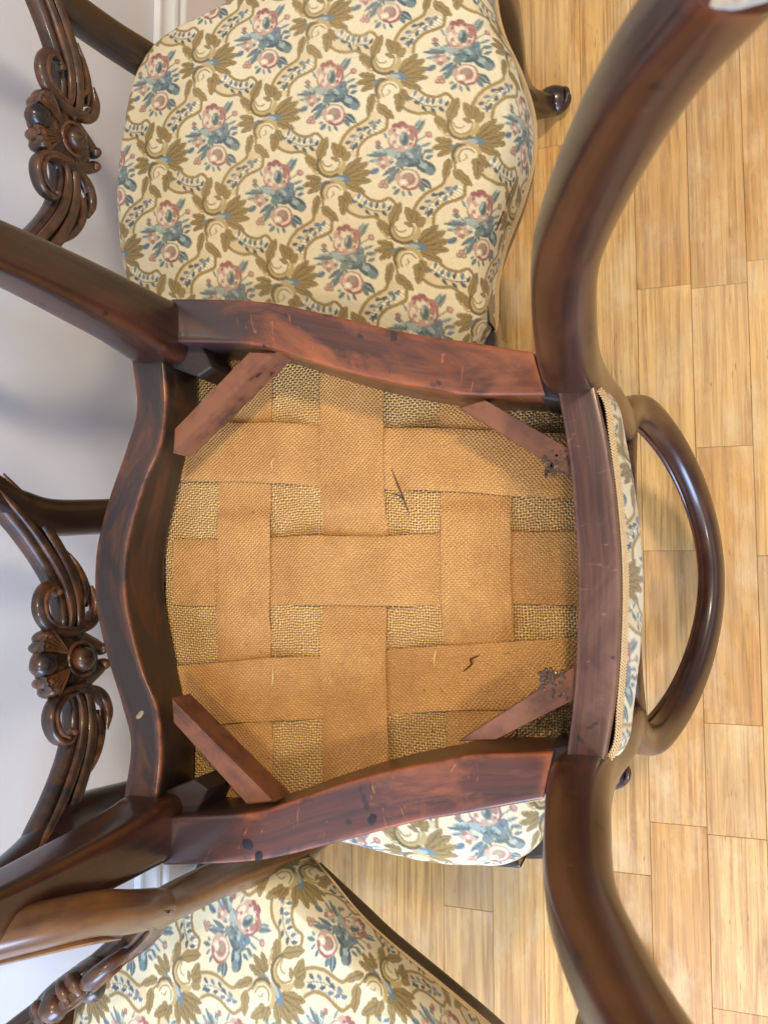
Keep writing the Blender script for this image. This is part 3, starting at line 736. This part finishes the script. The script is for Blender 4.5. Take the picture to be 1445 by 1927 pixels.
DARK = dict(front=MAHOG, side=MAHOG, rear=MAHOG, fleg=MAHOG, leg=MAHOG, back=MAHOG)
GRP = 'matching carved balloon back chairs crowded against the wall'
proto = make_chair('dining_chair', DARK, 480, .002)
def place(o, x, y, deg): o.location = (x, y, 0); o.rotation_euler = (0, 0, math.radians(deg))
A = proto; B = copy_tree(proto); Cc = copy_tree(proto)
place(A, .432, .362, 179.6); place(B, -.046, .338, 189.5); place(Cc, -.514, .382, 130.0)
tag(A, 'dark chair whose wide floral seat fills the space between the wall and the upturned chair', 'chair', GRP)
tag(B, 'chair almost hidden under the upturned chair, its carved back showing behind the wavy front rail', 'chair', GRP)
tag(Cc, 'chair turned at an angle, with a lighter golden brown back post crossing its floral seat', 'chair', GRP)
for ch in Cc.children:
    if ch.name.startswith(('rear_leg', 'back_frame')):
        ch.data = ch.data.copy(); ch.data.materials[0] = BACKW

# ------------------------------------------------------------------ the upturned chair
UP = dict(front=FRW, side=SIDEW, rear=RAWW, fleg=LEGW, leg=LEGW, back=LEGW)
U = make_chair('upturned_dining_chair', UP, 340, .0085)
U.location = (.003, .2426, .9255); U.rotation_euler = (0, PI, .0071)
tag(U, 'upside down chair resting on another, jute webbing showing under its seat, legs in the air', 'chair', GRP)

# hessian sheet, over the webbing when the chair stands
n = 40; V = []; G = []
gx = np.linspace(-.205, .205, n); gy = np.linspace(-.19, .215, n)
for y in gy:
    for x in gx:
        e = 1.0
        V.append((x*(1-.30*max(0, (.12-y))/.3), y, .4312+.0012*math.sin(x*40)*math.cos(y*33))); G.append((V[-1][0]*1.0+.002*math.sin(y*30), y+.0025*math.sin(x*26), 0))
F = [(j*n+i, j*n+i+1, (j+1)*n+i+1, (j+1)*n+i) for j in range(n-1) for i in range(n-1)]
hs = finish('hessian_lining', V, F, G, HESS, U, 180)

def strap(c0, c1, w0, w1, overs, across, seed):
    """c0,c1 centre of the two ends; overs: list of (s, +1 nearer the viewer / -1 behind)."""
    c0 = np.array(c0, float); c1 = np.array(c1, float); L = np.linalg.norm(c1-c0); t = (c1-c0)/L; nn = np.array([-t[1], t[0]])
    NS, NW = 120, 15; V = []; G = []; r_ = random.Random(seed); ph = r_.uniform(0, 6)
    def h(s):
        a = .5
        num = den = 0
        for s0, q in overs:
            w_ = math.exp(-((s-s0)/.026)**2); num += q*w_; den += w_
        return num/(den+1e-4)
    top = []
    for side in (0, 1):
        for i in range(NS):
            s = L*i/(NS-1); wd = w0+(w1-w0)*i/(NS-1)+.0005*math.sin(s*60+ph)+.0004*math.sin(s*143+ph)
            ctr = c0+t*s+nn*(.0007*math.sin(s*38+ph))
            for j in range(NW):
                u = j/(NW-1)-.5; p = ctr+nn*wd*u
                sag = .0008*math.sin(s*50+u*3+ph)
                edge = .0004 if abs(u) > .49 else 0
                z = .4262-h(s)*.0021+sag*.5+edge+.0007*(2*u)**6-(0 if side == 0 else -.0012)
                V.append((p[0], p[1], z)); G.append((s, wd*u, .1*seed))
    F = []
    for side in (0, 1):
        o = side*NS*NW
        for i in range(NS-1):
            for j in range(NW-1):
                q = (o+i*NW+j, o+i*NW+j+1, o+(i+1)*NW+j+1, o+(i+1)*NW+j); F.append(q if side else q[::-1])
    o = NS*NW
    for i in range(NS-1):
        for j in (0, NW-1): F.append((i*NW+j, (i+1)*NW+j, o+(i+1)*NW+j, o+i*NW+j))
    for i in (0, NS-1):
        for j in range(NW-1): F.append((i*NW+j, i*NW+j+1, o+i*NW+j+1, o+i*NW+j))
    return finish('webbing_strap', V, F, G, STRAPM, U, 60)
# straps across (constant y): front, middle, rear; local +x is the lower side of the picture
cy = [(.1293, .0545), (.0215, .0600), (-.0880, .0590)]      # (centre y, width)
rows = [((-.1190, .200), (-.0832, -.185), .0560, .0520), ((-.0020, .205), (-.0027, -.185), .0620, .0580), ((.1130, .200), (.0765, -.185), .0560, .0520)]
# + : that strap lies on top where they cross
ov = {(0, 0): 1, (0, 1): -1, (0, 2): 1, (1, 0): -1, (1, 1): 1, (1, 2): -1, (2, 0): 1, (2, 1): -1, (2, 2): 1}   # row over column
for k, (a, b, w0, w1) in enumerate(rows):
    strap(a, b, w0, w1, [(.200-cy[j][0], ov[(k, j)]) for j in range(3)], False, k+1)
for j, (y, wd) in enumerate(cy):
    hx = [.200, .186, .150][j]
    strap((-hx, y+.001), (hx, y-.001), wd, wd, [(hx+[-.108, -.002, .100][k], -ov[(k, j)]) for k in range(3)], True, j+5)

# braces, blocks
for quad, z0, z1 in (([(-.1902, .0940), (-.1874, .0690), (-.1065, .1700), (-.1270, .1690)], .372, .402), ([(-.1275, -.0885), (-.1320, -.1090), (-.0850, -.1800), (-.0660, -.1780)], .370, .392),
                     ([(.1060, .1680), (.1255, .1660), (.1890, .0940), (.1850, .0690)], .372, .402), ([(.1275, -.0850), (.1250, -.1130), (.0890, -.1790), (.0660, -.1770)], .370, .390)):
    m = Mesh(); m.prism(quad, z0, z1, .0012)
    m.build('corner_brace', BRACEW, U, 30)
for sg in (1, -1):
    m = Mesh(); m.prism([(sg*.212, .185), (sg*.190, .187), (sg*.174, .148), (sg*.181, .134), (sg*.212, .150)], .376, .420, .0012); m.build('corner_block', BLOCKW, U, 30)
    m = Mesh(); m.prism([(sg*.170, -.150), (sg*.128, -.1535), (sg*.124, -.172), (sg*.140, -.180)], .364, .424, .0015); m.build('corner_block', BLOCKW, U, 30)
# glue on the rear ends of the rear braces
for sg, (gx_, gy_) in ((-1, (-.0800, -.1640)), (1, (.0830, -.1570))):
    m = Mesh()
    for k in range(60):
        r_ = random.Random(k+sg*50); u_ = r_.uniform(-.013, .012); m.blob((gx_+u_*.75, gy_+r_.uniform(-.010, .010), .3706), (r_.uniform(.0012, .0045), r_.uniform(.0012, .0030), r_.uniform(.0003, .0010)), 10, 7)
    m.build('dried_glue', GLUE, U, 180)
# horsehair showing in the rear corners
for sg in (-1, 1):
    m = Mesh()
    for k in range(110):
        r_ = random.Random(k*7+sg); x = sg*(.124+r_.gauss(0, .009)); y = -.156+r_.gauss(0, .008); a = r_.uniform(0, 6.28); l = r_.uniform(.012, .03); cu = r_.uniform(-3, 3)
        pts = []; z = .417+r_.uniform(-.01, .006)
        for q in range(6):
            pts.append((x, y, z)); x += math.cos(a)*l/5; y += math.sin(a)*l/5; z -= r_.uniform(-.001, .003); a += cu/5
        rr = .00016; m.tube(pts, [(rr, rr)]*6, (0, 0, 1), 9, 3, 2, caps=False)
    o = m.build('horsehair_tuft', HAIR, U, 180); o['kind'] = 'stuff'
# loose straw ends and two dark fibres on the webbing
def strand(name, pts, r, mat):
    m = Mesh(); m.tube([(x, y, .4235+dz) for x, y, dz in pts], [(r*.4, r*.4)]+[(r, r)]*(len(pts)-2)+[(r*.4, r*.4)], (0, 0, 1), 20, 6); m.build(name, mat, U, 180)
strand('straw_end', [(-.1058, .0964, 0), (-.101, .0990, -.0008), (-.0957, .0990, 0)], .0006, STRAW)
strand('straw_end', [(.0636, -.0539, -.001), (.072, -.0525, -.002), (.0805, -.0523, 0)], .0006, STRAW)
strand('straw_end', [(.0834, .0972, 0), (.092, .0968, -.001), (.0999, .0982, 0)], .0006, STRAW)
strand('dark_fibre', [(-.0889, -.016, -.001), (-.075, -.022, -.002), (-.062, -.027, -.0015), (-.049, -.0316, 0)], .0007, TEAR)
strand('dark_fibre', [(-.068, -.014, .0), (-.066, -.022, -.001), (-.060, -.028, -.001)], .0006, HAIR)
strand('dark_fibre', [(.068, -.0902, 0), (.0715, -.083, -.001), (.0750, -.084, -.001), (.0814, -.0765, 0)], .0008, TEAR)
# ink spots and chipped spots on the lower side rail's underside
def spot(name, x, y, a, b, rot, mat, z=.3594, seed=0):
    r_ = random.Random(seed); m = Mesh(); n_ = 20; V = [(x, y, z-.0002)]
    for i in range(n_):
        t = 2*PI*i/n_; k = 1+r_.uniform(-.12, .12); u, v_ = a*k*math.cos(t), b*k*math.sin(t); V.append((x+u*math.cos(rot)-v_*math.sin(rot), y+u*math.sin(rot)+v_*math.cos(rot), z+.0003))
    m.add(V, [(0, 1+i, 1+(i+1) % n_) for i in range(n_)], V); m.build(name, mat, U, 180)
spot('ink_spot', .2165, .0866, .0040, .0050, .3, STAINM, seed=1)
spot('ink_spot', .2245, .0766, .0040, .0032, .6, STAINM, seed=2)
spot('ink_spot', .1877, -.0195, .0045, .0032, .5, STAINM, seed=3)
spot('paint_chip', .1193, .1905, .0050, .0022, .9, mat_plain('pale_chip', srgb(140, 122, 96), .7), seed=4)

bpy.context.view_layer.update()
